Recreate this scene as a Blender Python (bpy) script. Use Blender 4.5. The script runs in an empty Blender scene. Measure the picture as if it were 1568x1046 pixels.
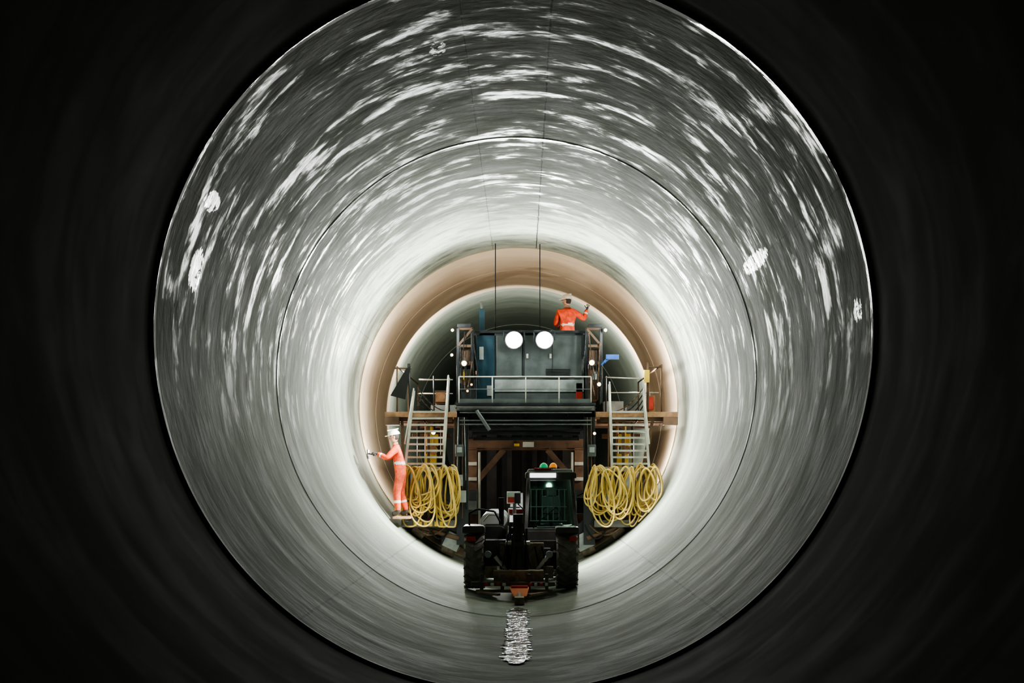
import bpy, bmesh, math, random
from mathutils import Vector, Matrix, Quaternion
random.seed(7)
scene = bpy.context.scene
COL = scene.collection
pi = math.pi
AX = 3.6   # height of the tunnel axis above the invert (m)

# ------------------------------------------------------------------ materials
class NT:
    def __init__(s, name):
        s.m = bpy.data.materials.new(name); s.m.use_nodes = True
        s.t = s.m.node_tree; s.b = s.t.nodes['Principled BSDF']
    def n(s, typ, **kw):
        nd = s.t.nodes.new(typ)
        for k, v in kw.items(): setattr(nd, k, v)
        return nd
    def put(s, sock, v):
        if isinstance(v, bpy.types.NodeSocket): s.t.links.new(v, sock)
        else: sock.default_value = v
    def math(s, op, a, b=0.0, c=None, clamp=False):
        nd = s.n('ShaderNodeMath', operation=op); nd.use_clamp = clamp
        s.put(nd.inputs[0], a); s.put(nd.inputs[1], b)
        if c is not None: s.put(nd.inputs[2], c)
        return nd.outputs[0]
    def maprange(s, v, a, b, c=0.0, d=1.0, smooth=True):
        nd = s.n('ShaderNodeMapRange')
        if smooth: nd.interpolation_type = 'SMOOTHSTEP'
        s.put(nd.inputs[0], v)
        for i, x in enumerate((a, b, c, d)): s.put(nd.inputs[i+1], x)
        return nd.outputs[0]
    def noise(s, vec, scale3, detail=4, rough=0.55, dist=0.0):
        mp = s.n('ShaderNodeMapping'); s.put(mp.inputs[0], vec); mp.inputs[3].default_value = scale3
        nd = s.n('ShaderNodeTexNoise'); s.put(nd.inputs['Vector'], mp.outputs[0])
        nd.inputs['Scale'].default_value = 1.0; nd.inputs['Detail'].default_value = detail
        nd.inputs['Roughness'].default_value = rough; nd.inputs['Distortion'].default_value = dist
        return nd.outputs[0]
    def mix(s, f, a, b):
        nd = s.n('ShaderNodeMix', data_type='RGBA')
        s.put(nd.inputs[0], f); s.put(nd.inputs[6], a); s.put(nd.inputs[7], b)
        return nd.outputs[2]
    def bump(s, h, strength, dist):
        nd = s.n('ShaderNodeBump'); nd.inputs['Strength'].default_value = strength
        nd.inputs['Distance'].default_value = dist; s.put(nd.inputs['Height'], h)
        s.t.links.new(nd.outputs[0], s.b.inputs['Normal'])

def c4(c): return (c[0], c[1], c[2], 1.0)

def concrete(name, dark, light, r0, r1, seams=True, patches=(), bumpS=0.5, spec=0.5, wet=None, wthr=(.51,.66), wspec=.38):
    N = NT(name)
    tc = N.n('ShaderNodeTexCoord').outputs['Object']
    sep = N.n('ShaderNodeSeparateXYZ'); N.put(sep.inputs[0], tc)
    X, Y, Z = sep.outputs
    st = N.noise(tc, (1.4, 2.2, 1.4), 5, 0.66, 0.25)       # damp patches
    blot = N.noise(tc, (.5, .8, .5), 3, 0.6, 0.5)          # large tone changes
    band = N.noise(tc, (.06, 1.5, .06), 3, 0.6)            # pour bands along the drive
    s1 = N.maprange(st, 0.30, 0.70, smooth=False)
    bl = N.maprange(blot, 0.3, 0.7)
    bd = N.maprange(band, 0.35, 0.65)
    f = N.math('ADD', N.math('MULTIPLY', s1, 0.4), N.math('ADD', N.math('MULTIPLY', bl, 0.3), N.math('MULTIPLY', bd, 0.3)), clamp=True)
    col = N.mix(f, c4(dark), c4(light))
    rg = N.maprange(f, 0.1, 0.9, r0, r1)
    sp = spec
    if wet:
        # condensation collects on the crown, the invert stays scuffed and matt
        wn = N.noise(tc, (1.3, 2.7, 1.3), 6, 0.68, 0.25)
        wv = N.math('MULTIPLY_ADD', N.math('SUBTRACT', bd, .5), .08, N.math('MULTIPLY_ADD', N.math('SUBTRACT', bl, .5), .07, wn))
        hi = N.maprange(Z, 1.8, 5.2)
        wm = N.math('MULTIPLY', N.maprange(wv, wthr[0], wthr[1]), hi)
        rg = N.math('MULTIPLY_ADD', wm, N.math('SUBTRACT', wet, rg), rg)
        sp = N.math('MULTIPLY_ADD', wm, wspec-spec, spec)
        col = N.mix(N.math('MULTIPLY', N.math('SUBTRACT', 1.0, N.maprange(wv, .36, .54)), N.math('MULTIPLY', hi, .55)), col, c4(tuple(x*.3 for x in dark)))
    if seams:
        th = N.math('ARCTAN2', X, N.math('SUBTRACT', Z, AX))
        wob = N.math('MULTIPLY', N.math('SUBTRACT', st, .5), .012)
        ab = N.math('ABSOLUTE', th)
        def line(v, t0, w, k):
            nonlocal col
            d = N.math('ABSOLUTE', N.math('SUBTRACT', v, N.math('ADD', t0, wob)))
            col = N.mix(N.maprange(d, w*0.5, w, k, 0.0), col, (0.015, 0.017, 0.015, 1))
        line(th, 0.112, 0.0038, 0.95); line(th, -0.16, 0.0025, 0.6)
        line(ab, 1.15, 0.003, 0.35); line(ab, 2.5, 0.005, 0.4)
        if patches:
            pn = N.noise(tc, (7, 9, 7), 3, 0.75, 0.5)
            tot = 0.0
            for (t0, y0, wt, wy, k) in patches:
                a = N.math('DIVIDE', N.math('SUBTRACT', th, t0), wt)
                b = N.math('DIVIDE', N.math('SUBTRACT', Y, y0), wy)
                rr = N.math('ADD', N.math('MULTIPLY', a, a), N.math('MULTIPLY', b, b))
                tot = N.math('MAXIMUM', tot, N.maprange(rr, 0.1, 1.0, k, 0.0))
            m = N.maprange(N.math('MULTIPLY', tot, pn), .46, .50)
            col = N.mix(m, col, (0.92, 0.94, 0.88, 1))  # white wall marks, with wet light reflections painted into the colour
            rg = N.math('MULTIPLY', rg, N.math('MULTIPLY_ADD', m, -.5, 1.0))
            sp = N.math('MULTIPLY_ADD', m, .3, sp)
    N.put(N.b.inputs['Base Color'], col)
    N.put(N.b.inputs['Roughness'], rg)
    N.put(N.b.inputs['Specular IOR Level'], sp)
    if bumpS: N.bump(N.noise(tc, (2.2, 4.5, 2.2), 4, 0.6), bumpS, 0.05)
    return N.m

def paint(name, col, rough=0.5, metal=0.0, var=0.25, scale=3.0, bump=0.1, coat=0.0):
    N = NT(name)
    tc = N.n('ShaderNodeTexCoord').outputs['Object']
    a = N.noise(tc, (scale,)*3, 3, 0.6, 0.3)
    f = N.maprange(a, 0.3, 0.7)
    dk = tuple(x*(1-var*1.4) if var < .6 else x*.2 for x in col)
    N.put(N.b.inputs['Base Color'], N.mix(f, c4(dk), c4(tuple(min(1, x*(1+var*.4)) for x in col))))
    N.put(N.b.inputs['Roughness'], N.maprange(a, 0.2, 0.8, max(.05, rough-.12), min(1, rough+.12)))
    N.b.inputs['Metallic'].default_value = metal
    N.b.inputs['Coat Weight'].default_value = coat
    if bump > .2: N.bump(N.noise(tc, (scale*9,)*3, 2), bump, 0.01)
    return N.m

def emit(name, col, s):
    N = NT(name); N.b.inputs['Base Color'].default_value = c4(col)
    N.b.inputs['Emission Color'].default_value = c4(col); N.b.inputs['Emission Strength'].default_value = s
    return N.m

M = {}
M['near'] = concrete('near_lining_concrete', (.022,.026,.021), (.085,.090,.075), .8, .95, False, bumpS=0, spec=.06)  # shade of the near stretch is put into this darker base colour
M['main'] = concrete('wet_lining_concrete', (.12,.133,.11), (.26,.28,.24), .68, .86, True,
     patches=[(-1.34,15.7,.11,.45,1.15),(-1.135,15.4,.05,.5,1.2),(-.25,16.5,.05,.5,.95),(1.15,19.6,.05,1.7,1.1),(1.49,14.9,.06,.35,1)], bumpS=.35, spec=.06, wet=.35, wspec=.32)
M['lip'] = concrete('wet_joint_edge_concrete', (.06,.067,.055), (.15,.16,.14), .6, .8, False, bumpS=.2, spec=.08, wet=.2, wthr=(.50,.56), wspec=.8)
M['beige'] = concrete('beige_lining_concrete', (.42,.335,.235), (.57,.48,.37), .6, .8, False, bumpS=.2, spec=.2)
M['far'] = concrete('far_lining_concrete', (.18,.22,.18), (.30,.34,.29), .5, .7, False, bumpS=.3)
M['steel'] = paint('dark_painted_steel', (.035,.04,.045), .45, .4)
M['black'] = paint('matt_black', (.006,.006,.007), .8)
M['rust'] = paint('brown_weathered_steel', (.13,.075,.045), .6, .2, .35)
M['wood'] = paint('timber_board', (.33,.185,.10), .7, 0, .3, 6)
M['alu'] = paint('galvanised_steel', (.62,.62,.56), .4, .4, .2)
M['grey'] = paint('grey_cabinet_paint', (.095,.110,.114), .42, .1, .2)
M['lgrey'] = paint('light_grey_paint', (.33,.36,.37), .4)
M['blue'] = paint('blue_paint', (.012,.045,.07), .45)
M['bblue'] = paint('bright_blue_plastic', (.03,.11,.42), .4)
M['yellow'] = paint('yellow_paint', (.75,.5,.06), .45)
M['hose'] = paint('yellow_hose_rubber', (.66,.47,.12), .42, 0, .25, 2)
M['orange'] = paint('orange_paint', (.85,.2,.03), .45)
M['red'] = paint('red_paint', (.55,.05,.035), .45)
M['white'] = paint('white_paint', (.78,.78,.74), .35, 0, .12, coat=.3)
M['rubber'] = paint('tyre_rubber', (.22,.20,.18), .8, 0, .3, 8, .4)
M['mud'] = paint('muddy_steel', (.30,.24,.18), .75, .1, .4, 7, .4)
M['machine'] = paint('dark_machine_paint', (.12,.115,.11), .4, .2)
M['flood'] = emit('floodlight_lens', (.90,.96,1), 90)
M['lamp'] = emit('warm_bulkhead_lens', (1,.76,.45), 6)
M['lampo'] = emit('amber_lamp_lens', (1,.5,.15), 3)
M['bar'] = emit('cab_light_bar_lens', (.95,.98,1), 2)
M['green'] = emit('green_beacon', (.02,.55,.22), .35)
M['amber'] = emit('amber_beacon', (.9,.3,.02), .5)
M['hivis'] = paint('orange_hi_vis_fabric', (.90,.09,.03), .75, 0, .3, 10, .5)
M['trouser'] = paint('orange_trouser_fabric', (.74,.10,.04), .8, 0, .3, 10, .5)
M['tape'] = paint('reflective_tape', (.8,.8,.76), .35)
M['skin'] = paint('skin', (.55,.32,.22), .55, 0, .1)
M['boot'] = paint('dark_boot_leather', (.03,.025,.02), .6)
M['helmet'] = paint('white_helmet_plastic', (.82,.8,.72), .3, 0, .06)
M['glove'] = paint('glove_fabric', (.06,.06,.06), .8)
M['hair'] = paint('dark_hair', (.03,.02,.015), .8)
M['seat'] = paint('seat_vinyl', (.05,.05,.052), .6)
def glass():
    N = NT('tinted_cab_glass'); t = N.t
    tr = N.n('ShaderNodeBsdfTransparent'); tr.inputs[0].default_value = (.62,.80,.70,1)
    gl = N.n('ShaderNodeBsdfGlossy'); gl.inputs[0].default_value = (.8,.9,.85,1); gl.inputs[1].default_value = .08
    mx = N.n('ShaderNodeMixShader'); mx.inputs[0].default_value = .16
    t.links.new(tr.outputs[0], mx.inputs[1]); t.links.new(gl.outputs[0], mx.inputs[2])
    t.links.new(mx.outputs[0], t.nodes['Material Output'].inputs[0]); t.nodes.remove(N.b)
    return N.m
M['glass'] = glass()
def water():
    N = NT('rippled_water')
    N.b.inputs['Base Color'].default_value = (.05,.06,.06,1); N.b.inputs['Roughness'].default_value = .13
    N.b.inputs['Specular IOR Level'].default_value = 1.0
    tc = N.n('ShaderNodeTexCoord').outputs['Object']
    N.bump(N.noise(tc, (5, 6, 5), 2, .6, .6), 1.0, .07)
    return N.m
M['water'] = water()

# ------------------------------------------------------------------ mesh builder
class B:
    def __init__(s): s.bm = bmesh.new(); s.mats = []
    def mi(s, k):
        if k not in s.mats: s.mats.append(k)
        return s.mats.index(k)
    def hexa(s, pts, mat):
        vs = [s.bm.verts.new(p) for p in pts]; i = s.mi(mat)
        for f in ((0,3,2,1),(4,5,6,7),(0,1,5,4),(1,2,6,5),(2,3,7,6),(3,0,4,7)):
            s.bm.faces.new([vs[j] for j in f]).material_index = i
    def box(s, x0, x1, y0, y1, z0, z1, mat, M4=None):
        x0, x1 = min(x0,x1), max(x0,x1); z0, z1 = min(z0,z1), max(z0,z1)
        p = [Vector(q) for q in ((x0,y0,z0),(x1,y0,z0),(x1,y1,z0),(x0,y1,z0),(x0,y0,z1),(x1,y0,z1),(x1,y1,z1),(x0,y1,z1))]
        if M4 is not None: p = [M4 @ q for q in p]
        s.hexa(p, mat)
    def taper(s, b, t, z0, z1, mat):   # b,t = (x0,x1,y0,y1)
        s.hexa([(b[0],b[2],z0),(b[1],b[2],z0),(b[1],b[3],z0),(b[0],b[3],z0),(t[0],t[2],z1),(t[1],t[2],z1),(t[1],t[3],z1),(t[0],t[3],z1)], mat)
    def frame(s, p, q, up=Vector((0,0,1))):
        p, q = Vector(p), Vector(q); d = (q-p).normalized()
        if abs(d.dot(up)) > .98: up = Vector((0,1,0))
        a = d.cross(up).normalized(); b = a.cross(d).normalized()
        return p, q, a, b
    def beam(s, p, q, w, h, mat):
        p, q, a, b = s.frame(p, q); a *= w/2; b *= h/2
        s.hexa([p-a-b, p+a-b, q+a-b, q-a-b, p-a+b, p+a+b, q+a+b, q-a+b], mat)
    def ibeam(s, p, q, w, h, mat, t=.02):
        p, q, a, b = s.frame(p, q)
        s.beam(p+b*(h/2-t/2), q+b*(h/2-t/2), w, t, mat); s.beam(p-b*(h/2-t/2), q-b*(h/2-t/2), w, t, mat)
        s.beam(p, q, t, h-2*t, mat)
    def tube(s, p, q, r, mat, n=10, r2=None, cap=True):
        p, q, a, b = s.frame(p, q); r2 = r if r2 is None else r2; i = s.mi(mat)
        A = [s.bm.verts.new(p+(a*math.cos(2*pi*k/n)+b*math.sin(2*pi*k/n))*r) for k in range(n)]
        C = [s.bm.verts.new(q+(a*math.cos(2*pi*k/n)+b*math.sin(2*pi*k/n))*r2) for k in range(n)]
        for k in range(n):
            f = s.bm.faces.new((A[k], A[(k+1)%n], C[(k+1)%n], C[k])); f.material_index = i; f.smooth = True
        if cap:
            s.bm.faces.new(A[::-1]).material_index = i; s.bm.faces.new(C).material_index = i
    def path(s, pts, r, mat, n=8):
        for a, b in zip(pts, pts[1:]): s.tube(a, b, r, mat, n)
    def cable(s, p, q, sag, r, mat, n=8):
        p, q = Vector(p), Vector(q); pts = []
        for k in range(n+1):
            t = k/n; v = p.lerp(q, t); v.z -= sag*4*t*(1-t); pts.append(v)
        s.path(pts, r, mat, 6)
    def sphere(s, c, r, mat, sc=(1,1,1), seg=16, half=False):
        i = s.mi(mat); before = set(s.bm.faces)
        m = Matrix.Translation(c) @ Matrix.Diagonal((sc[0]*r, sc[1]*r, sc[2]*r, 1))
        res = bmesh.ops.create_uvsphere(s.bm, u_segments=seg, v_segments=seg//2+(seg//2)%2, radius=1, matrix=m)
        if half:
            bmesh.ops.delete(s.bm, geom=[v for v in res['verts'] if v.co.z < c[2]-1e-4], context='VERTS')
        for f in s.bm.faces:
            if f not in before: f.material_index = i; f.smooth = True
    def wheel(s, c, axis, r, w, mat, n=40, prof=None):
        c = Vector(c); axis = Vector(axis).normalized()
        u = axis.cross(Vector((0,1,0))).normalized() if abs(axis.y) < .9 else Vector((1,0,0)); v = axis.cross(u)
        prof = prof or [(-w/2,0),(-w/2,r*.9),(-w*.42,r),(w*.42,r),(w/2,r*.9),(w/2,0)]
        i = s.mi(mat); rings = []
        for (a, rr) in prof:
            rings.append([s.bm.verts.new(c+axis*a+(u*math.cos(2*pi*k/n)+v*math.sin(2*pi*k/n))*max(rr,.001)) for k in range(n)])
        for A, C in zip(rings, rings[1:]):
            for k in range(n):
                f = s.bm.faces.new((A[k], A[(k+1)%n], C[(k+1)%n], C[k])); f.material_index = i
    def obj(s, name, parent=None, bevel=0.0):
        bmesh.ops.recalc_face_normals(s.bm, faces=s.bm.faces[:])
        me = bpy.data.meshes.new(name); s.bm.to_mesh(me); s.bm.free()
        for k in s.mats: me.materials.append(M[k])
        o = bpy.data.objects.new(name, me); COL.objects.link(o)
        if parent: o.parent = parent
        if bevel:
            md = o.modifiers.new('bevel', 'BEVEL'); md.width = bevel; md.segments = 2; md.limit_method = 'ANGLE'; md.angle_limit = math.radians(50)
        return o
def empty(name, loc=(0,0,0)):
    e = bpy.data.objects.new(name, None); e.empty_display_size = .2; e.location = loc; COL.objects.link(e); return e
def V(*a): return Vector(a)

# ------------------------------------------------------------------ tunnel lining (lathe about the axis)
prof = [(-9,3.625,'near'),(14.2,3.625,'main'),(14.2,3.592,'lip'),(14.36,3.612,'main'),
        (21.3,3.603,'main'),(21.34,3.590,'lip'),(21.42,3.592,'main'),
        (31.7,3.565,'beige'),(31.7,3.54,'beige'),
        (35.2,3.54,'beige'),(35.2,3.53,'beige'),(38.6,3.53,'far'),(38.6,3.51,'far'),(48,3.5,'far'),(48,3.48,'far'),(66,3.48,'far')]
def arc(name, a0, a1):
    n = int(abs(a1-a0)); mats = []; verts = []; faces = []; fm = []; ln = []
    for (y, R, m) in prof:
        for k in range(n+1):
            t = math.radians(a0+(a1-a0)*k/n); verts.append((R*math.sin(t), y, AX+R*math.cos(t)))
    for j in range(len(prof)-1):
        y0, R0, m = prof[j]; y1, R1, _ = prof[j+1]
        if m not in mats: mats.append(m)
        L = math.hypot(y1-y0, R1-R0); ny = (R1-R0)/L; nr = -(y1-y0)/L     # inward normal
        for k in range(n):
            a = j*(n+1)+k
            faces.append((a, a+1, a+n+2, a+n+1)); fm.append(mats.index(m))
            for kk in (k, k+1, k+1, k):
                t = math.radians(a0+(a1-a0)*kk/n); ln.append((nr*math.sin(t), ny, nr*math.cos(t)))
    me = bpy.data.meshes.new(name); me.from_pydata(verts, [], faces)
    me.update()
    p0 = me.polygons[0]
    if p0.normal.dot(Vector(ln[0])) < 0:
        me.flip_normals()
        ln2 = []
        for i in range(0, len(ln), 4):
            q = ln[i:i+4]
            ln2 += [q[0], q[3], q[2], q[1]]
        ln = ln2
    for p, i in zip(me.polygons, fm): p.material_index = i; p.use_smooth = True
    me.normals_split_custom_set([Vector(v).normalized() for v in ln])
    for m in mats: me.materials.append(M[m])
    o = bpy.data.objects.new(name, me); COL.objects.link(o); return o
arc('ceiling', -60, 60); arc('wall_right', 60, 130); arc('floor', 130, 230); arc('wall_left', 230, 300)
b = B(); b.wheel((0,66,AX), (0,1,0), 3.6, .2, 'far', 64); b.obj('wall_back')

# water lying in the invert
b = B(); i = b.mi('water'); L = []; Rr = []
for k in range(110):
    y = 16.2+k*.06; w = .15*min(1, k/5+.2, (109-k)/8+.05)*(1+.10*math.sin(k*1.3)+.55*(random.random()-.4)*(1.2-k/110))
    L.append(b.bm.verts.new((.02-w, y, 0))); Rr.append(b.bm.verts.new((.02+w*random.uniform(.8,1.2), y, 0)))
for k in range(109): b.bm.faces.new((L[k], Rr[k], Rr[k+1], L[k+1])).material_index = i
for v in b.bm.verts: v.co.z = .007 + (0.0 if v.co.y < 21.3 else .010)
b.obj('puddle')

# ------------------------------------------------------------------ lining gantry. image pixels at the gantry front depth -> metres
GS = 72.6
def gx(u): return (u-793.5)/GS
def gz(v): return AX-(v-619)/GS
gantry = empty('tunnel_lining_gantry', (.17, 30, 0))
def gobj(b, name, bevel=.006):
    o = b.obj(name, None, bevel); o.parent = gantry; o.matrix_parent_inverse = Matrix.Translation((-.17,-30,0)); return o

# main portal frames and deck
b = B()
for i, y in enumerate((30, 32.6, 35.2, 37.8)):
    for (ua, ub) in ((699,717), (894,911)):
        b.ibeam((gx((ua+ub)/2), y+.12, .62), (gx((ua+ub)/2), y+.12, 3.6), .24, .24, 'steel')
        b.box(gx(ua), gx(ub), y, y+.24, gz(640), gz(622), 'steel')
    b.ibeam((gx(700), y+.12, gz(640)), (gx(910), y+.12, gz(640)), .2, .26, 'steel')
for y in (30.9, 31.8, 33.5, 34.4, 36, 37):
    b.beam((gx(702), y, gz(650)), (gx(908), y, gz(650)), .12, .2, 'steel')
for u in (702, 740, 806, 870, 908):
    b.ibeam((gx(u), 30.05, gz(632)), (gx(u), 38.2, gz(632)), .14, .2, 'steel')
b.box(gx(698), gx(912), 29.95, 38.3, gz(618), gz(622), 'steel')
b.box(gx(700), gx(910), 29.93, 29.98, gz(630), gz(623), 'machine')
for v in (627, 634, 646, 652): b.box(gx(704), gx(906), 29.9, 30.0, gz(v), gz(v)+.025, 'grey')
for k, v in enumerate((657, 665, 673)):
    b.box(gx(720), gx(892), 30.6+k*.5, 30.75+k*.5, gz(v), gz(v)+.07, 'steel')
b.tube((gx(730), 29.88, gz(630)), (gx(750), 29.9, gz(660)), .04, 'grey', 12)
for s_, ua in ((1,702),(-1,908)):
    for k in range(5):
        x = gx(ua+s_*(k*3)); b.cable((x, 29.95, gz(640)), (x+random.uniform(-.06,.06), 29.95, gz(random.uniform(720, 800))), random.uniform(-.04,.04), .013, random.choice(['black','rust','lgrey','black']))
    b.box(gx(ua-4*s_), gx(ua+8*s_), 29.86, 30, gz(700), gz(682), 'grey'); b.box(gx(ua-2*s_), gx(ua+6*s_), 29.84, 29.86, gz(694), gz(686), 'lgrey')
    b.box(gx(ua-2*s_), gx(ua+7*s_), 29.86, 30, gz(745), gz(728), 'lgrey')
for k in range(7):
    b.cable((gx(715+k*9), 30.2, gz(640)), (gx(745+k*18), 30.5, gz(645)), .1+.1*random.random(), .012, 'black')
gobj(b, 'deck_frame')
# brown inner portal with knee braces
b = B(); y = 32.6
b.ibeam((-1.18, y, 2.78), (1.5, y, 2.78), .2, .26, 'rust')
for s_, x in ((1,-1.05), (-1,1.38)):
    b.ibeam((x, y, .6), (x, y, 2.7), .2, .2, 'rust')
    b.beam((x+.02*s_, y, 1.85), (x+.72*s_, y, 2.66), .13, .13, 'rust')
    b.beam((x+.16*s_, y-.3, .7), (x+.16*s_, y-.3, 2.6), .05, .05, 'alu')
    for k in range(5): b.box(x-.1, x+.1, y-.16, y-.11, .9+k*.35, .98+k*.35, 'alu')
    b.box(x-.16, x+.12, y-.5, y-.25, 1.2, 1.75, 'grey'); b.box(x-.1, x+.1, y-.56, y-.5, 1.3, 1.5, 'lgrey')
b.box(.1, .35, y-.14, y-.1, 2.72, 2.84, 'alu')
b.box(-.1, .02, y-.14, y-.1, 2.74, 2.8, 'yellow')
gobj(b, 'inner_portal')
b = B()
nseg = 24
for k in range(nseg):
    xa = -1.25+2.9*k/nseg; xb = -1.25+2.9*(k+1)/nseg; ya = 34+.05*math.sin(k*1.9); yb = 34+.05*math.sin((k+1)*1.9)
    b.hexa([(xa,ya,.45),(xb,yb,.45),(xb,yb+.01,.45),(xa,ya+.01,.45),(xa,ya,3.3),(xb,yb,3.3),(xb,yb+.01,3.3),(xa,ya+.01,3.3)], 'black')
gobj(b, 'added_shade_sheet', 0)  # added black sheet that stands for the shade inside the portal

# power cabinet on the deck
b = B(); y0 = 30.35
b.box(gx(729), gx(757), y0, 32.9, gz(612), gz(512), 'blue')
b.box(gx(757), gx(895), y0+.03, 32.9, gz(614), gz(508), 'grey')
for (a, c, d, e) in ((760,799,512,576),(803,892,512,576)):
    b.box(gx(a), gx(c), y0-.01, y0+.04, gz(e), gz(d), 'grey')
b.box(gx(757), gx(895), y0-.02, y0+.03, gz(600), gz(581), 'lgrey')
b.box(gx(757), gx(895), y0-.015, y0+.03, gz(614), gz(602), 'grey')
for k in range(7): b.box(gx(836), gx(874), y0-.03, y0, gz(579-k*2.3), gz(578-k*2.3), 'steel')
b.box(gx(883), gx(893), y0-.02, y0+.02, gz(612), gz(586), 'red')
for u in (801, 846): b.box(gx(u), gx(u+1.4), y0-.02, y0, gz(576), gz(512), 'steel')
for u in (806, 842): b.box(gx(u), gx(u+3), y0-.05, y0-.01, gz(548), gz(541), 'alu')
b.box(gx(726), gx(898), y0-.06, 33, gz(509), gz(505), 'steel')
b.box(gx(733), gx(740), y0-.02, y0, gz(550), gz(530), 'lgrey')
b.box(gx(745), gx(754), y0-.02, y0, gz(606), gz(590), 'lgrey')
gobj(b, 'power_cabinet')

# floodlights
b = B()
for u in (787, 834):
    c = V(gx(u), 30.12, gz(521))
    b.wheel(c+V(0,.05,0), (0,1,0), .19, .12, 'machine', 28)
    b.wheel(c+V(0,-.02,0), (0,1,0), .17, .03, 'flood', 28)
    b.beam(c+V(-.22,.06,0), c+V(-.22,.06,.18), .03, .03, 'steel'); b.beam(c+V(.22,.06,0), c+V(.22,.06,.18), .03, .03, 'steel')
    b.beam(c+V(-.23,.06,.2), c+V(.23,.06,.2), .03, .03, 'steel'); b.beam(c+V(0,.06,.2), c+V(0,.3,.22), .04, .03, 'steel')
gobj(b, 'floodlight', 0)

# side towers of brackets and fixtures next to the cabinet
b = B()
for s_, ua in ((1, 701), (-1, 921)):
    for du in (0, 22):
        b.beam((gx(ua+s_*du), 30.15, gz(618)), (gx(ua+s_*du), 30.15, gz(503)), .06, .08, 'steel')
    for v in (503, 530, 556, 585): b.beam((gx(ua), 30.15, gz(v)), (gx(ua+s_*22), 30.15, gz(v)), .06, .06, 'rust')
    b.beam((gx(ua), 30.12, gz(530)), (gx(ua+s_*22), 30.12, gz(504)), .05, .05, 'rust')
    b.box(gx(ua+s_*3), gx(ua+s_*18), 30.25, 31.4, gz(553), gz(534), 'rust')
    b.box(gx(ua+s_*4), gx(ua+s_*19), 30.25, 31.2, gz(612), gz(565), 'grey' if s_ > 0 else 'rust')
    b.box(gx(ua+s_*6), gx(ua+s_*13), 30.05, 30.15, gz(582), gz(570), 'yellow' if s_ > 0 else 'lgrey')
    b.box(gx(ua-s_*1), gx(ua+s_*20), 29.98, 30.6, gz(502), gz(497), 'steel')
    for k in range(8):
        x = gx(ua+s_*random.uniform(0, 24))
        b.cable((x, 30.05, gz(random.uniform(505, 560))), (x+random.uniform(-.15,.15), 30.0, gz(random.uniform(570, 625))), random.uniform(-.05,.1), .013, random.choice(['black','black','steel','rust']))
b.box(gx(733), gx(741), 30.5, 30.6, gz(512), gz(470), 'blue'); b.tube((gx(737),30.5,gz(470)), (gx(736),30.5,gz(458)), .03, 'machine')
b.box(gx(893), gx(898), 30.2, 30.3, gz(545), gz(512), 'steel')
b.box(gx(928), gx(948), 30.0, 30.12, gz(551), gz(544), 'bblue'); b.tube((gx(925),30.05,gz(556)), (gx(936),30.05,gz(545)), .03, 'bblue')
b.tube((gx(921),30.05,gz(560)), (gx(932),30.05,gz(548)), .02, 'bblue')
gobj(b, 'service_brackets', .004)

# handrails front deck and raised rear working platform
b = B()
for u in (703, 754, 805, 856, 905): b.tube((gx(u), 29.98, gz(618)), (gx(u), 29.98, gz(578)), .014, 'alu')
b.tube((gx(703), 29.98, gz(578)), (gx(905), 29.98, gz(578)), .015, 'alu'); b.tube((gx(703), 29.98, gz(597)), (gx(905), 29.98, gz(597)), .009, 'grey')
b.box(gx(703), gx(905), 29.97, 29.99, gz(618), gz(612), 'grey')
b.box(-1.0, 1.5, 33.1, 35.6, 4.42, 4.5, 'wood')
for x in (-.95, 1.45):
    for y in (33.2, 35.5): b.beam((x, y, 3.6), (x, y, 4.45), .08, .08, 'steel')
for x in (-.95, 1.45): b.tube((x, 33.2, 4.5), (x, 33.2, 5.25), .02, 'steel')
b.tube((.5, 35.5, 5.4), (1.45, 35.5, 5.4), .02, 'steel'); b.tube((.5,35.5,4.5),(.5,35.5,5.4),.02,'steel'); b.tube((1.45,35.5,4.5),(1.45,35.5,5.4),.02,'steel')
gobj(b, 'handrails', 0)

# side platforms
b = B()
for (ua, ub, ia, ib, lo, hi) in ((590,700,612,700,-2.45,-1.3), (912,1037,906,1004,1.6,2.5)):
    b.box(gx(ua), gx(ub), 29.95, 37.5, gz(639), gz(635), 'wood')
    b.box(gx(ua), gx(ub), 29.9, 29.96, gz(640), gz(632), 'wood')
    for y in (30.1, 31.5, 33, 35): b.beam((gx(ua)+.1, y, gz(643)), (gx(ub)-.1, y, gz(643)), .08, .1, 'rust')
    if ua < 800: b.box(gx(ua), gx(ua)+.3, 29.85, 30.1, gz(652), gz(640), 'rust')
    else: b.box(gx(ub)-.3, gx(ub), 29.85, 30.1, gz(652), gz(640), 'rust')
    b.box(gx(ia), gx(ib), 29.9, 32, gz(722), gz(718), 'alu'); b.box(gx(ia), gx(ib), 29.86, 29.92, gz(723), gz(716), 'alu')
    b.box(lo, hi, 29.9, 36, 1.08, 1.14, 'steel'); b.box(lo, hi, 29.84, 29.9, 1.0, 1.15, 'machine')
    for u in (ia+3, (ia+ib)/2, ib-3):
        b.beam((gx(u) if abs(gx(u)) < 2.4 else math.copysign(2.4, gx(u)), 30.1, 1.1), (gx(u), 30.1, gz(640)), .06, .06, 'rust')
    b.beam((lo+.1, 30.3, 1.2), (hi-.1, 30.3, 2.2), .05, .05, 'steel')
for k in range(6): b.box(gx(634+k*8), gx(639+k*8), 29.825, 29.842, 1.02, 1.12, 'yellow')
b.box(-2.56,-2.2,29.0,29.95,1.20,1.245,'wood'); b.beam((-2.3,29.1,1.17),(-2.3,30.2,1.17),.06,.06,'steel'); 
gobj(b, 'side_platforms')

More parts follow.
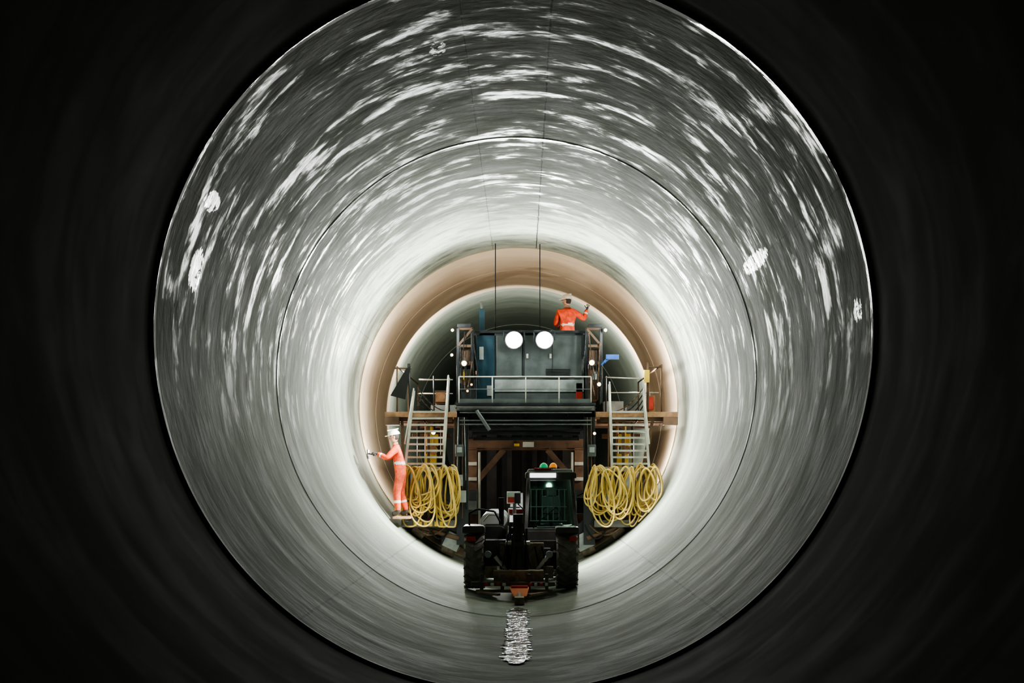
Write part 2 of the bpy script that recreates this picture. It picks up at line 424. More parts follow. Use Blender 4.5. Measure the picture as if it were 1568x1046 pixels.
# bogies on the curved invert
b = B()
for s_ in (-1, 1):
    for y in (30.2, 36.5):
        for ph in (25.5, 38):
            a = math.radians(ph); rad = V(s_*math.sin(a), 0, -math.cos(a)); tan = V(math.cos(a)*s_, 0, math.sin(a)); c = V(0, y+.1, AX)+rad*((3.565 if y<31 else 3.52)-.22-.003)
            b.wheel(c, tan, .21, .3, 'mud', 32)
            b.wheel(c, tan, .09, .4, 'mud', 16)
            b.beam(c-rad*.1+tan*.19, c-rad*.45+tan*.19, .06, .3, 'mud'); b.beam(c-rad*.1-tan*.19, c-rad*.45-tan*.19, .06, .3, 'mud')
            if ph < 30: b.beam(c+tan*.17+V(0,-.24,0)-rad*.12, c-tan*.17+V(0,-.24,0)-rad*.12, .03, .34, 'lgrey')
        A = V(s_*3.0*math.sin(math.radians(22)), y+.1, AX-3.0*math.cos(math.radians(22))); C = V(s_*3.0*math.sin(math.radians(45)), y+.1, AX-3.0*math.cos(math.radians(45)))
        b.beam(A, C, .3, .22, 'steel'); 
        b.beam((gx(708 if s_<0 else 903), y+.12, .6), A+V(0,0,.1), .2, .2, 'steel')
    b.tube((s_*1.35+.1, 30.0, .75), (s_*2.1, 30.0, 1.0), .05, 'rust', 12)
    b.cable((s_*1.4, 29.95, 1.05), (s_*1.9, 29.9, 1.05), .3, .02, 'black'); b.cable((s_*1.5, 29.95, 1.05), (s_*2.2, 29.9, 1.05), .22, .02, 'rust')
    b.beam((s_*1.55, 30.1, .72), (s_*1.55, 36.6, .72), .15, .18, 'steel')
gobj(b, 'bogie_wheels')

# railings on side platforms
b = B()
def rail(pts, r=.018, m='rust'): b.path([(gx(u), y, gz(v)) for u, v, y in pts], r, m)
for y in (30.0, 33.0, 36):
    rail([(608,636,y),(608,563,y)]); rail([(1013,636,y),(1013,560,y)])
rail([(608,563,30),(608,563,36)]); rail([(1013,560,30),(1013,560,36)])
rail([(628,636,30),(626,558,30)], .03, 'steel'); rail([(992,636,30),(992,556,30)], .03, 'rust')
rail([(636,578,31),(690,578,31)], .014,'alu'); rail([(636,600,31),(690,600,31)], .012,'alu')
rail([(928,578,30.2),(985,580,30.2)], .014,'alu'); rail([(935,600,30.6),(1013,600,30.6)], .012,'alu'); rail([(992,563,30),(1013,563,30)],.016)
rail([(604,565,30),(630,565,30)],.016)
for u in (660, 684, 932): rail([(u,636,31),(u,572,31)], .016, 'steel')
b.hexa([(gx(598),29.95,gz(607)),(gx(621),29.95,gz(613)),(gx(621),29.97,gz(613)),(gx(598),29.97,gz(607)),(gx(622),29.95,gz(566)),(gx(629),29.95,gz(562)),(gx(629),29.97,gz(562)),(gx(622),29.97,gz(566))], 'black')
b.box(gx(986), gx(994), 29.9, 30, gz(587), gz(568), 'yellow')
b.box(gx(661), gx(680), 31, 31.6, gz(616), gz(595), 'rust'); b.box(gx(663), gx(678), 30.97, 31, gz(613), gz(598), 'wood')
b.box(gx(655), gx(700), 31, 31.6, gz(633), gz(618), 'lgrey')
b.box(gx(930), gx(960), 31, 31.6, gz(633), gz(612), 'lgrey'); b.box(gx(965), gx(980), 31, 31.5, gz(633), gz(620), 'grey')
b.box(gx(996), gx(1010), 31, 31.5, gz(633), gz(603), 'wood'); b.box(gx(998), gx(1007), 30.97, 31, gz(625), gz(605), 'red')
for s_, uu in ((1,640),(-1,985)):
    for k in range(5): b.cable((gx(uu), 29.97, gz(595+k*9)), (gx(uu+s_*45), 30.3, gz(630)), .12+.05*k, .012, random.choice(['black','rust','steel']))
gobj(b, 'platform_railings', 0)

# yellow grout pumps and pipework behind the ladders
b = B()
for s_, x in ((-1,-1.9), (1,2.3)):
    for k in range(4): b.tube((x-.3+k*.17, 31.3, 2.24), (x-.3+k*.17, 31.3, 3.25), .03, random.choice(['rust','wood','steel']))
    b.box(x-.14, x+.1, 31.0, 31.4, 2.24, 2.55, 'yellow'); b.box(x-.1, x+.14, 31.0, 31.3, 2.72, 2.98, 'yellow')
    b.tube((x, 31, 2.5), (x, 31, 3.2), .05, 'yellow', 14); b.wheel((x+.05, 30.95, 2.63), (0,1,0), .1, .06, 'wood', 20)
    b.box(x-.45, x+.4, 31.5, 31.6, 2.9, 3.0, 'rust')
    b.box(x-.3, x-.08, 31.1, 31.4, 1.14, 1.6, 'yellow'); b.box(x, x+.3, 31.1, 31.4, 1.14, 1.5, 'wood')
    for k in range(3): b.tube((x-.5+k*.35, 31.2, 1.14), (x-.5+k*.35, 31.2, 2.2), .035, 'rust')
    b.box(gx(698 if s_<0 else 905), gx(714 if s_<0 else 912), 29.8, 30, gz(770), gz(752), 'lgrey')
gobj(b, 'grout_pumps')

# ladders
def ladder(name, a0, a1, b0, b1):
    b = B(); ya, yb = 29.75, 30.0
    P = [V(gx(a0[0]), ya, gz(a0[1])), V(gx(a1[0]), yb, gz(a1[1])), V(gx(b0[0]), ya, gz(b0[1])), V(gx(b1[0]), yb, gz(b1[1]))]
    b.beam(P[0], P[1], .05, .09, 'alu'); b.beam(P[2], P[3], .05, .09, 'alu')
    zt, zb = gz(632), P[0].z+.08
    for k in range(9):
        z = zb+(zt-zb)*k/8
        l = P[0].lerp(P[1], (z-P[0].z)/(P[1].z-P[0].z)); r = P[2].lerp(P[3], (z-P[2].z)/(P[3].z-P[2].z))
        b.beam(l, r, .07, .04, 'alu')
    for s in (0, 2):
        t = P[s+1]; b.tube(P[s]+V(0,-.12,.5), t+V(0,-.1,.05), .015, 'alu'); b.tube(P[s]+V(0,0,.5), P[s]+V(0,-.12,.5), .012,'alu'); b.tube(t+V(0,0,.02), t+V(0,-.1,.05), .012,'alu')
    o = gobj(b, name, 0)
ladder('access_ladder_a', (622,717), (634,600), (680,716), (687,580))
ladder('access_ladder_b', (936,717), (933,590), (992,717), (985,600))

# lamps
b = B()
lampsU = [(693,507,29.95,.03,'lamp'),(692,545,29.95,.03,'lamp'),(711,558,29.9,.055,'lamp'),(927,507,29.95,.035,'lamp'),(906,557,29.9,.055,'lamp'),
          (917,590,29.9,.04,'lamp'),(660,662,30.8,.045,'lamp'),(910,665,29.9,.03,'lamp'),(722,590,30,.025,'lampo'),(716,600,29.95,.025,'lampo'),(652,676,31,.025,'lampo'),(966,640,30.6,.025,'lampo')]
for (u, v, y, r, m) in lampsU:
    c = V(gx(u), y, gz(v)); b.sphere(c, r, m, seg=14)
    b.wheel(c+V(0,r*.7,0), (0,1,0), r*1.3, .05, 'steel', 16); b.beam(c+V(0,r*.7,0), c+V(0,.2,.02), .03, .03, 'steel')
gobj(b, 'work_lamps', 0)

# suspension wires
b = B()
b.tube((-.5, 31, 7.14), (-.5, 31, 4.9), .010, 'black', 6); b.tube((.47, 31, 7.12), (.47, 31, 5.1), .010, 'black', 6)
gobj(b, 'suspension_wires', 0)

# coiled hoses
def hoses(name, x0, x1, n, seed):
    random.seed(seed)
    cu = bpy.data.curves.new(name, 'CURVE'); cu.dimensions = '3D'; cu.bevel_depth = .017; cu.bevel_resolution = 3; cu.use_fill_caps = True
    for i in range(n):
        cx = x0+(x1-x0)*((i+.5)/n)+random.uniform(-.08,.08); w = random.uniform(.12,.32); Ln = random.uniform(.7,1.22); y = 29.8-random.uniform(0,.32)
        cx = max(x0+w*.7, min(x1-w*.7, cx)); turns = random.choice([1,2,2,3]); N_ = 18*turns
        sp = cu.splines.new('NURBS'); sp.points.add(N_-1); sp.use_endpoint_u = True; sp.order_u = 4
        zt = 2.26+random.uniform(-.03,.05); ph = random.uniform(-.45,.45)
        for k in range(N_):
            t = 2*pi*k/18; jit = 1+.16*math.sin(t/2+i)
            x = cx+w*math.sin(t)*(.55+.45*(1-math.cos(t))/2)*jit+ph*(1-math.cos(t))/2*.4; z = zt-Ln*jit*(1-math.cos(t))/2+.05*math.sin(2*t+i)
            z = max(z, 1.02)
            lim = math.sqrt(max(0, 3.53**2-(AX-z)**2)); x = max(-lim, min(lim, x))
            sp.points[k].co = (x, y-.05*math.sin(t)-.02*(k//18), z, 1)
    cu.materials.append(M['hose']); o = bpy.data.objects.new(name, cu); COL.objects.link(o)
    return o
hoses('coiled_hose', -2.48, -1.18, 20, 3)
hoses('coiled_hose.001', 1.5, 2.98, 22, 5)

# ------------------------------------------------------------------ telehandler
tele = empty('telehandler', (.07, 24.8, .13))
def tobj(b, name, bevel=.008):
    o = b.obj(name, None, bevel); o.parent = tele; o.matrix_parent_inverse = Matrix.Translation((-.07,-24.8,-.13)); return o
def tyre(name, x, y, w=.35, r=.5, zc=.64):
    b = B()
    p = [(-w*.42,.26),(-w*.5,.30),(-w*.5,.42),(-w*.40,.475),(-w*.2,.485),(w*.2,.485),(w*.40,.475),(w*.5,.42),(w*.5,.30),(w*.42,.26)]
    b.wheel((x,y,zc), (1,0,0), r, w, 'rubber', 48, p)
    b.wheel((x,y,zc), (1,0,0), r, w, 'mud', 32, [(-w*.44,.27),(-w*.2,.25),(-w*.1,.10),(-w*.1,0)]); b.wheel((x,y,zc), (1,0,0), r, w, 'mud', 32, [(w*.44,.27),(w*.2,.25),(w*.15,.10),(w*.15,0)])
    for k in range(20):
        for s_ in (-1,1):
            a = 2*pi*(k+(.5 if s_>0 else 0))/20
            Mx = Matrix.Translation((x,y,zc)) @ Matrix.Rotation(a,4,'X') @ Matrix.Translation((s_*w*.26,0,.485)) @ Matrix.Rotation(s_*.6,4,'Z')
            b.box(-w*.27, w*.27, -.025, .025, -.015, .017, 'rubber', Mx)
    tobj(b, name, .004)
tyre('wheel_1', -.745, 24.85); tyre('wheel_2', .865, 24.85, .37); tyre('wheel_3', -.745, 27.6); tyre('wheel_4', .865, 27.6, .37)
b = B()
b.box(-.42,.58,24.55,28.0,.55,.85,'machine'); b.box(-.3,.46,24.45,24.6,.5,.95,'mud')
for y in (24.85,27.6):
    b.tube((-.6,y,.62),(.75,y,.62),.09,'mud',16); b.sphere((.07,y,.62),.19,'mud',(1.1,1,1))
    for x in (-.52,.66): b.box(x-.08,x+.08,y-.14,y+.14,.48,.78,'machine')
b.box(-.55,-.1,24.5,27.9,.82,1.0,'machine'); b.box(.12,1.02,24.9,26.9,.8,.97,'machine')
for x in (-.35,-.2,.3,.42): b.cable((x,24.42,.9),(x+.08,24.4,.5),-.02,.016,'black')
b.tube((-.45,24.4,.42),(.6,24.4,.42),.045,'mud',12); b.tube((-.38,24.42,.72),(-.12,24.4,.4),.035,'alu',12); b.tube((.52,24.42,.72),(.27,24.4,.4),.035,'alu',12)
b.box(-.55,-.35,24.35,24.5,.35,.55,'mud'); b.box(.45,.62,24.35,24.5,.35,.55,'mud')
for x in (-.5,.55): b.wheel((x,24.38,.76),(0,1,0),.06,.05,'lgrey',20)
tobj(b,'chassis')
b = B()
n=10
def hood(xa,xb,y0,y1,z0,z1,rd,mat):
    pr=[(xa,z0)]+[(xa+rd-rd*math.cos(t*pi/2/n),z1-rd+rd*math.sin(t*pi/2/n)) for t in range(n+1)]+[(xb-rd+rd*math.sin(t*pi/2/n),z1-rd+rd*math.cos(t*pi/2/n)) for t in range(n+1)]+[(xb,z0)]
    i=b.mi(mat); A=[b.bm.verts.new((x,y0,z)) for x,z in pr]; C=[b.bm.verts.new((x,y1,z)) for x,z in pr]
    for k in range(len(pr)-1):
        b.bm.faces.new((A[k],A[k+1],C[k+1],C[k])).material_index=i
    b.bm.faces.new(A).material_index=i; b.bm.faces.new(C).material_index=i
hood(-.66,-.18,25.2,27.9,.95,1.44,.16,'white'); hood(-.88,-.2,24.95,25.25,.9,1.22,.12,'machine')
b.box(-.56,-.24,25.17,25.2,1.0,1.25,'machine')
for k in range(6): b.box(-.54,-.26,25.15,25.175,1.02+k*.038,1.035+k*.038,'steel')
hood(-.95,-.56,24.5,25.3,1.12,1.24,.05,'machine'); hood(.66,1.07,24.5,25.1,1.12,1.22,.04,'machine')
b.box(-.17,.1,25.6,26.4,1.2,1.5,'white'); b.box(-.15,.1,25.58,25.6,1.42,1.5,'red')
b.box(-.2,.05,26.3,26.5,1.58,1.8,'white'); b.box(-.18,.03,26.28,26.3,1.6,1.7,'red')
b.path([(-.84,24.9,1.2),(-.84,24.9,1.45),(-.7,24.9,1.52),(-.4,24.9,1.48),(-.3,24.9,1.3)],.018,'black')
b.tube((-.28,25.0,1.25),(-.28,25.0,1.68),.045,'black',14); b.box(-.33,-.23,24.95,25.05,1.5,1.72,'black')
b.tube((-.05,25.2,1.2),(-.05,25.2,1.62),.03,'machine',12)
b.path([(-.6,25,1.3),(-.5,24.95,1.42),(-.35,24.95,1.42)],.012,'alu')
b.box(-.88,-.72,24.45,24.5,.98,1.06,'red'); b.box(.9,1.02,24.45,24.5,.98,1.06,'red')
tobj(b,'engine_hood',.006)
b = B()
b.beam((-.02,24.75,1.15),(-.02,28.2,1.6),.24,.3,'machine'); b.beam((-.02,24.6,1.1),(-.02,25.8,1.26),.18,.22,'steel')
b.box(-.1,.12,24.35,24.68,.30,1.1,'machine'); b.box(-.07,.1,24.3,24.4,.9,1.45,'machine')
b.box(-.04,.07,24.27,24.31,.98,1.4,'steel'); b.tube((-.2,24.45,.95),(.22,24.45,.95),.04,'alu',14); b.tube((.16,24.4,.4),(.16,24.5,1.2),.03,'steel',12)
b.box(-.10,-.06,24.28,24.34,.35,.8,'rust') ; b.tube((-.17,24.4,.38),(-.16,24.5,1.1),.03,'steel',12)
for k in range(5): b.cable((-.1+k*.05,24.3,1.3),(-.25+k*.12,24.35,.55),-.04+.03*k,.013,'black')
tobj(b,'telescopic_boom')
b = B()
b.beam((-.78,24.05,.28),(.64,24.05,.28),.1,.07,'machine'); b.beam((-.7,24.05,.16),(.6,24.05,.16),.08,.05,'mud')
for x in (-.6,-.25,.2,.5): b.beam((x,24.05,.14),(x,24.05,.45),.06,.05,'machine')
b.beam((-.66,24.0,.14),(-.3,23.7,.13),.08,.04,'mud'); b.beam((.5,24.0,.14),(.2,23.7,.12),.08,.04,'mud')
for k in range(4): b.box(-.55+k*.1,-.49+k*.1,23.98,24.0,.25,.3,'white' if k%2 else 'red'); b.box(.2+k*.09,.25+k*.09,23.98,24.0,.25,.3,'white' if k%2 else 'red')
b.box(-.4,.45,24.1,24.35,.3,.5,'mud')
b.taper((-.06,.16,23.45,24.05),(-.12,.2,23.6,24.05),.12,.24,'orange'); b.box(-.1,.18,23.65,23.7,.2,.28,'red')
b.tube((.04,23.5,.16),(.04,23.15,.07),.035,'mud',12)
b.box(-.04,.12,23.05,23.3,.025,.14,'mud')
tobj(b,'towing_frame')
b = B()
x0,x1=.14,1.06; y0,y1=25.05,26.5; z0,z1=.95,2.06
tp=(x0+.06,x1-.10)
def post(xa,ya,xb,yb,w=.06): b.beam((xa,ya,z0),(xb,yb,z1),w,w,'machine')
post(x0,y0,tp[0],y0+.15); post(x1,y0,tp[1],y0+.15); post(x0,y1,tp[0],y1); post(x1,y1,tp[1],y1); post(x1,y0+.7,tp[1],y0+.75,.05)
b.box(x0-.03,x1+.03,y0-.03,y1+.03,z0-.12,z0+.18,'machine')
for z,xa,xb,yy in ((z0+.2,x0,x1,y0+.02),(z1,tp[0],tp[1],y0+.15)): b.beam((xa,yy,z),(xb,yy,z),.06,.06,'machine')
hood(tp[0]-.06,tp[1]+.08,y0-.02,y1+.05,z1,z1+.11,.05,'machine')
hood(tp[0]-.02,tp[1]+.02,y0+.1,y1-.05,z1+.1,z1+.16,.04,'white')
b.box(tp[0]+.02,tp[0]+.48,y0-.05,y0-.015,z1+.01,z1+.09,'bar')
b.box(tp[0]+.1,tp[0]+.4,y0+.08,y0+.12,z1+.14,z1+.18,'red')
b.wheel((tp[0]+.27,y0+.35,z1+.17),(0,0,1),.06,.04,'machine',20); b.sphere((tp[0]+.27,y0+.35,z1+.19),.075,'green',(1,1,1.1),half=True)
b.wheel((tp[0]+.44,y0+.35,z1+.17),(0,0,1),.06,.04,'machine',20); b.sphere((tp[0]+.44,y0+.35,z1+.19),.07,'amber',(1,1,1.2),half=True)
for k in range(7): x=x0+.1+k*.1; b.tube((x,y0+.22,z0+.35),(x,y0+.24,z1-.2),.009,'lgrey',6)
for z in (z0+.35,z0+.6,z1-.2): b.tube((x0+.08,y0+.22,z),(x0+.74,y0+.22,z),.009,'lgrey',6)
b.path([(x0-.02,y0-.02,1.5),(x0-.12,y0-.1,1.6),(x0-.12,y0-.1,1.8)],.012,'black'); 
b.path([(x1,y0,1.75),(x1+.1,y0-.1,1.8)],.012,'black'); b.box(x1-.02,x1+.1,y0-.13,y0-.1,1.45,1.72,'black'); b.box(x0-.19,x0-.08,y0-.13,y0-.1,1.62,1.8,'black')
b.beam((x0+.12,y0+.05,z0+.25),(x0+.55,y0+.1,z0+.6),.012,.02,'black')
b.box(x1-.28,x1-.1,y0-.05,y0-.02,z0+.02,z0+.12,'lgrey')
tobj(b,'cab_frame')
b = B()
i=b.mi('glass')
def quad(*p): b.bm.faces.new([b.bm.verts.new(q) for q in p]).material_index=i
quad((x0+.03,y0,z0+.2),(x1-.03,y0,z0+.2),(tp[1]-.03,y0+.15,z1),(tp[0]+.03,y0+.15,z1))
quad((x0+.03,y1,z0+.2),(x1-.03,y1,z0+.2),(tp[1]-.03,y1,z1),(tp[0]+.03,y1,z1))
quad((x0,y0+.03,z0+.2),(x0,y1-.03,z0+.2),(tp[0],y1-.03,z1),(tp[0],y0+.18,z1)); quad((x1,y0+.03,z0+.2),(x1,y1-.03,z0+.2),(tp[1],y1-.03,z1),(tp[1],y0+.18,z1))
tobj(b,'cab_glass',0)
b = B()
b.box(.42,.82,25.9,26.3,1.0,1.22,'seat'); b.taper((.42,.82,26.2,26.32),(.46,.78,26.3,26.4),1.2,1.72,'seat'); b.box(.53,.71,26.3,26.38,1.72,1.88,'seat')
c=V(.6,25.6,1.42)
ring=[c+V(.17*math.cos(t*pi/8),.05*math.sin(t*pi/8),.13*math.sin(t*pi/8)) for t in range(17)]
b.path(ring,.014,'black'); b.tube(c,(.6,25.45,1.1),.03,'black'); b.tube(ring[0],ring[8],.01,'black')
b.box(.35,.85,25.25,25.5,1.0,1.2,'machine'); b.tube((.3,25.7,1.0),(.28,25.65,1.4),.012,'black')
tobj(b,'cab_seat_and_controls',.02)

# ------------------------------------------------------------------ people
def seg_d(p, a, b_):
    ab=b_-a; t=max(0,min(1,(p-a).dot(ab)/max(ab.length_squared,1e-9))); return (p-(a+ab*t)).length, t
def skin_mesh(name, J, E, roots, sub=2):
    names=list(J); me=bpy.data.meshes.new(name+'_sk')
    me.from_pydata([J[n][0] for n in names],[(names.index(a),names.index(c)) for a,c in E],[])
    o=bpy.data.objects.new(name+'_sk',me); COL.objects.link(o)
    md=o.modifiers.new('s','SKIN'); md.use_smooth_shade=True
    sl=me.skin_vertices[0].data
    for k,n in enumerate(names):
        r=J[n][1]; sl[k].radius=r if isinstance(r,tuple) else (r,r); sl[k].use_root=n in roots
    sm=o.modifiers.new('d','SUBSURF'); sm.levels=sub; sm.render_levels=sub
    dg=bpy.context.evaluated_depsgraph_get(); dg.update()
    out=bpy.data.meshes.new_from_object(o.evaluated_get(dg)); bpy.data.objects.remove(o)
    for p in out.polygons: p.use_smooth=True
    return out
def person(name, loc, rotz, P, head_yaw=0, helmet='helmet', glove='glove', scale=1.0):
    root=empty(name, loc); root.rotation_euler=(0,0,rotz); root.scale=(scale,)*3
    J={'pelvis':(V(0,0,.95)+P.get('pel',V(0,0,0)),(.165,.13)),'waist':(P['waist'],(.165,.13)),'chest':(P['chest'],(.19,.14)),'nb':(P['neck'],.075),'nt':(P['neck']+P['nd']*.09,.055)}
    E=[('pelvis','waist'),('waist','chest'),('chest','nb'),('nb','nt')]
    for s_ in 'LR':
        J['sh'+s_]=(P['sh'+s_],.085); J['el'+s_]=(P['el'+s_],.062); J['wr'+s_]=(P['wr'+s_],.043)
        J['um'+s_]=(P['sh'+s_].lerp(P['el'+s_],.5),.072); J['fm'+s_]=(P['el'+s_].lerp(P['wr'+s_],.5),.058)
        J['hp'+s_]=(P['hp'+s_],.115); J['kn'+s_]=(P['kn'+s_],.085); J['an'+s_]=(P['an'+s_],.062); J['to'+s_]=(P['to'+s_],(.05,.04))
        J['tm'+s_]=(P['hp'+s_].lerp(P['kn'+s_],.5),.105); J['cm'+s_]=(P['kn'+s_].lerp(P['an'+s_],.4),.082)
        E+=[('chest','sh'+s_),('sh'+s_,'um'+s_),('um'+s_,'el'+s_),('el'+s_,'fm'+s_),('fm'+s_,'wr'+s_),('pelvis','hp'+s_),('hp'+s_,'tm'+s_),('tm'+s_,'kn'+s_),('kn'+s_,'cm'+s_),('cm'+s_,'an'+s_),('an'+s_,'to'+s_)]
    me=skin_mesh(name,J,E,['pelvis'],3)
    mats=['hivis','trouser','skin','boot','tape']
    for m in mats: me.materials.append(M[m])
    for p in me.polygons:
        best=None
        for a,c in E:
            d,t=seg_d(p.center,J[a][0],J[c][0])
            if best is None or d<best[0]: best=(d,a,c,t)
        _,a,c,t=best; k=0
        if c.startswith('nt'): k=2 if t>.4 else 0
        elif a.startswith('an'): k=3
        elif c.startswith('an'): k=3 if t>.8 else (4 if t<.18 else 1)
        elif a[:2] in('hp','tm','kn') : k=1
        elif a=='pelvis' and c.startswith('hp'): k=1 if t>.3 else 0
        elif a.startswith('fm') and t<.35: k=4
        if k==0 and a in('pelvis','waist') and abs(p.center.z-1.13)<.028: k=4
        p.material_index=k
    o=bpy.data.objects.new('body',me); COL.objects.link(o); o.parent=root
    b=B(); hc=P['neck']+P['nd']*.20
    b.sphere((0,0,0),1,'skin',(.078,.096,.118),seg=24)
    for v in b.bm.verts:
        if v.co.z<-.03: v.co.x*=1-.35*min(1,(-v.co.z-.03)/.08); v.co.y+=.012*min(1,(-v.co.z-.03)/.08)
        if v.co.y>.05 and abs(v.co.z-.015)<.02 and .015<abs(v.co.x)<.05: v.co.y-=.010
    b.taper((-.018,.018,.075,.120),(-.008,.008,.078,.098),-.035,.015,'skin')
    for s_ in (-1,1):
        b.sphere((s_*.031,.084,.008),.012,'white',seg=8); b.sphere((s_*.031,.094,.008),.006,'hair',seg=8)
        b.sphere((s_*.080,-.005,-.005),.030,'skin',(.3,.7,1),seg=10); b.box(s_*.031-.017,s_*.031+.017,.084,.096,.028,.034,'hair')
    b.box(-.024,.024,.080,.095,-.062,-.056,'red')
    b.sphere((0,-.022,.015),1,'hair',(.084,.088,.105),seg=16)
    b.sphere((0,-.002,.045),1,helmet,(.108,.132,.115),seg=24,half=True)
    b.wheel((0,.012,.045),(0,0,1),.13,.012,helmet,28,[(-.006,.0),(-.006,.125),(0,.13),(.006,.125),(.006,.0)])
    b.box(-.07,.07,.10,.185,.038,.048,helmet); b.box(-.012,.012,-.12,.12,.145,.168,helmet)
    h=b.obj('head',root,.003); h.location=hc
    q=Vector((0,0,1)).rotation_difference(P['nd'].normalized()); h.rotation_mode='QUATERNION'; h.rotation_quaternion=q @ Quaternion((0,0,1),head_yaw)
    for s_ in 'LR':
        w=P['wr'+s_]; d=(w-P['el'+s_]).normalized(); up=P.get('pn'+s_,V(0,0,1)); side=d.cross(up).normalized(); up=side.cross(d).normalized()
        J2={'w':(w-d*.02,(.03,.03)),'p1':(w+d*.035,(.042,.02)),'p2':(w+d*.085,(.044,.018))}; E2=[('w','p1'),('p1','p2')]; rts=['w']
        cr=P.get('curl'+s_,.5)
        for fi,(off,ln_) in enumerate(((-.033,.070),(-.011,.082),(.011,.076),(.032,.058))):
            p=w+d*.08+side*off; dd=d.copy()
            J2['f%d0'%fi]=(p,.0095); rts.append('f%d0'%fi); prev='f%d0'%fi
            for k in range(3):
                ang=cr*(.5+.8*k); dd=(d*math.cos(ang)-up*math.sin(ang)).normalized()
                p=p+dd*ln_*(.45,.32,.25)[k]; nm='f%d%d'%(fi,k+1); J2[nm]=(p,.0092-.0008*k); E2.append((prev,nm)); prev=nm
        p=w+d*.03-side*.03; J2['t0']=(p,.012); J2['t1']=(p+(d*.6-side*.8)*.035,.011); J2['t2']=(p+(d*.9-side*.7-up*.4)*.065,.009); E2+=[('t0','t1'),('t1','t2')]; rts.append('t0')
        hm=skin_mesh(name+'_hand'+s_,J2,E2,rts,1); hm.materials.append(M[glove])
        ho=bpy.data.objects.new('hand_'+s_,hm); COL.objects.link(ho); ho.parent=root
    return root
# man finishing the wall beside the left platform: faces -X, both arms reaching
P=dict(pel=V(0,-.03,0),waist=V(0,.0,1.12),chest=V(0,.05,1.33),neck=V(0,.08,1.49),nd=V(0,.18,1).normalized(),
 shL=V(-.2,.06,1.43),shR=V(.2,.06,1.43),elL=V(-.24,.25,1.24),elR=V(.22,.26,1.23),wrL=V(-.12,.46,1.33),wrR=V(.10,.45,1.30),
 hpL=V(-.1,-.03,.9),hpR=V(.1,-.03,.9),knL=V(-.12,.05,.5),knR=V(.12,-.02,.5),anL=V(-.13,.02,.09),anR=V(.13,-.14,.09),toL=V(-.14,.16,.05),toR=V(.14,.0,.05),
 pnL=V(0,0,1),pnR=V(0,0,1),curlL=.9,curlR=.9)
wm=person('construction_worker', (-2.44,29.3,1.245), pi/2, P, 0, scale=.97)
b=B()
b.tube((-.2,.56,1.32),(.2,.54,1.30),.016,'black',12); b.tube((0,.55,1.31),(0,.66,1.33),.014,'steel',10); b.box(-.14,.14,.66,.685,1.22,1.42,'machine')
b.obj('plastering_float', wm, .003)
# man on the high working platform, back to the camera, right arm raised
P=dict(waist=V(0,0,1.12),chest=V(0,.02,1.33),neck=V(0,.02,1.5),nd=V(0,.1,1).normalized(),
 shL=V(-.2,.0,1.43),shR=V(.2,.0,1.43),elL=V(-.25,.12,1.17),elR=V(.42,.08,1.28),wrL=V(-.16,.36,1.14),wrR=V(.50,.12,1.52),
 hpL=V(-.1,0,.9),hpR=V(.1,0,.9),knL=V(-.12,.03,.5),knR=V(.12,.03,.5),anL=V(-.13,0,.09),anR=V(.13,0,.09),toL=V(-.14,.16,.05),toR=V(.14,.16,.05),
 pnL=V(0,0,1),pnR=V(0,-1,0),curlL=.7,curlR=.5)
person('construction_worker.001', (1.15,33.7,4.50), .15, P, .9)

# ------------------------------------------------------------------ lights
def spot(name, loc, W, col, aim=(0,-1,0), r=.08, ang=180, blend=.15):
    l=bpy.data.lights.new(name,'SPOT'); l.energy=W; l.color=col; l.shadow_soft_size=r; l.spot_size=math.radians(ang); l.spot_blend=blend
    o=bpy.data.objects.new(name,l); o.location=loc; o.rotation_euler=Vector(aim).to_track_quat('-Z','Y').to_euler(); COL.objects.link(o); return o
def pt(name, loc, W, col=(1,.97,.92), r=.08):
    l=bpy.data.lights.new(name,'POINT'); l.energy=W; l.color=col; l.shadow_soft_size=r
    o=bpy.data.objects.new(name,l); o.location=loc; COL.objects.link(o); return o
cool=(.98,1,.94)
spot('floodlight_beam', (gx(787),29.9,gz(521)), 300, (.94,1,.98), r=.14); spot('floodlight_beam.001', (gx(834),29.9,gz(521)), 300, (.94,1,.98), r=.14)
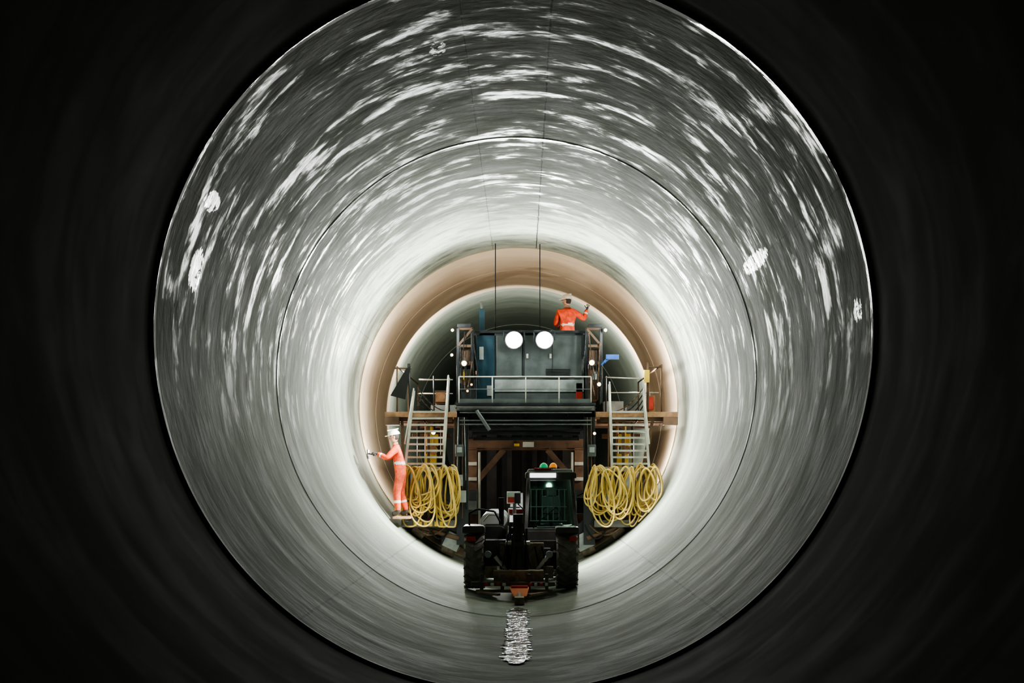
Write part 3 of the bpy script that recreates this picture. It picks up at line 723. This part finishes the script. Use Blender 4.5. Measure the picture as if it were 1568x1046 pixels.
# added wash lights without fixtures, hung ahead of the gantry, aimed at the walls
def wash(n, loc, W, aim): spot(n, loc, W, cool, aim, ang=150, blend=.7)
wash('added_wash_light', (-1.4,28.9,4.7), 1500, (-.8,-.38,.65)); wash('added_wash_light.001', (1.6,28.9,4.7), 1500, (.8,-.38,.65))
wash('added_wash_light.002', (-1.6,28.6,3.2), 900, (-1,-.42,-.1)); wash('added_wash_light.003', (1.8,28.6,3.2), 900, (1,-.42,-.1))
wash('added_wash_light.004', (-1.2,28.6,1.9), 850, (-.6,-.45,-.8)); wash('added_wash_light.005', (1.3,28.6,1.9), 850, (.6,-.45,-.8))
wash('added_wash_light.006', (.2,29.3,5.4), 900, (0,-.42,1))
warm=(1,.94,.84)
pt('work_light.008', (-1.5,29.4,5.1), 60, cool); pt('work_light.009', (2.0,29.4,5.1), 60, cool)
spot('rear_light', (-1.9,37.6,5.0), 420, (1,.97,.9), (0,1,0), .1, 170); spot('rear_light.001', (2.2,37.6,5.0), 420, (1,.97,.9), (0,1,0), .1, 170)
pt('rear_light.002', (-2.3,31.6,4.4), 320, warm, .1); pt('rear_light.003', (2.6,31.6,4.4), 320, warm, .1)
pt('rear_light.004', (-2.7,31.7,2.7), 140, warm, .1); pt('rear_light.005', (2.9,31.7,2.7), 140, warm, .1)
pt('added_cab_fill', (.6,25.7,1.9), 5, (.7,1,.85), .05)  # added fill lamp that brightens the cab windows
spot('cab_roof_light', (.4,24.85,2.1), 40, (1,1,.96), (-.1,-.6,-1), .05, 150, .6)

w=bpy.data.worlds.new('world'); scene.world=w; w.use_nodes=True
w.node_tree.nodes['Background'].inputs[0].default_value=(.5,.6,.5,1); w.node_tree.nodes['Background'].inputs[1].default_value=.005
try: scene.view_settings.look='AgX - Medium High Contrast'
except Exception: pass

# ------------------------------------------------------------------ camera
cd=bpy.data.cameras.new('camera'); cd.lens=50; cd.sensor_width=36; cd.shift_x=-.0102; cd.shift_y=.124; cd.clip_end=200
co=bpy.data.objects.new('camera',cd); co.location=(.09,0,2.23); co.rotation_euler=(pi/2,0,0); COL.objects.link(co); scene.camera=co
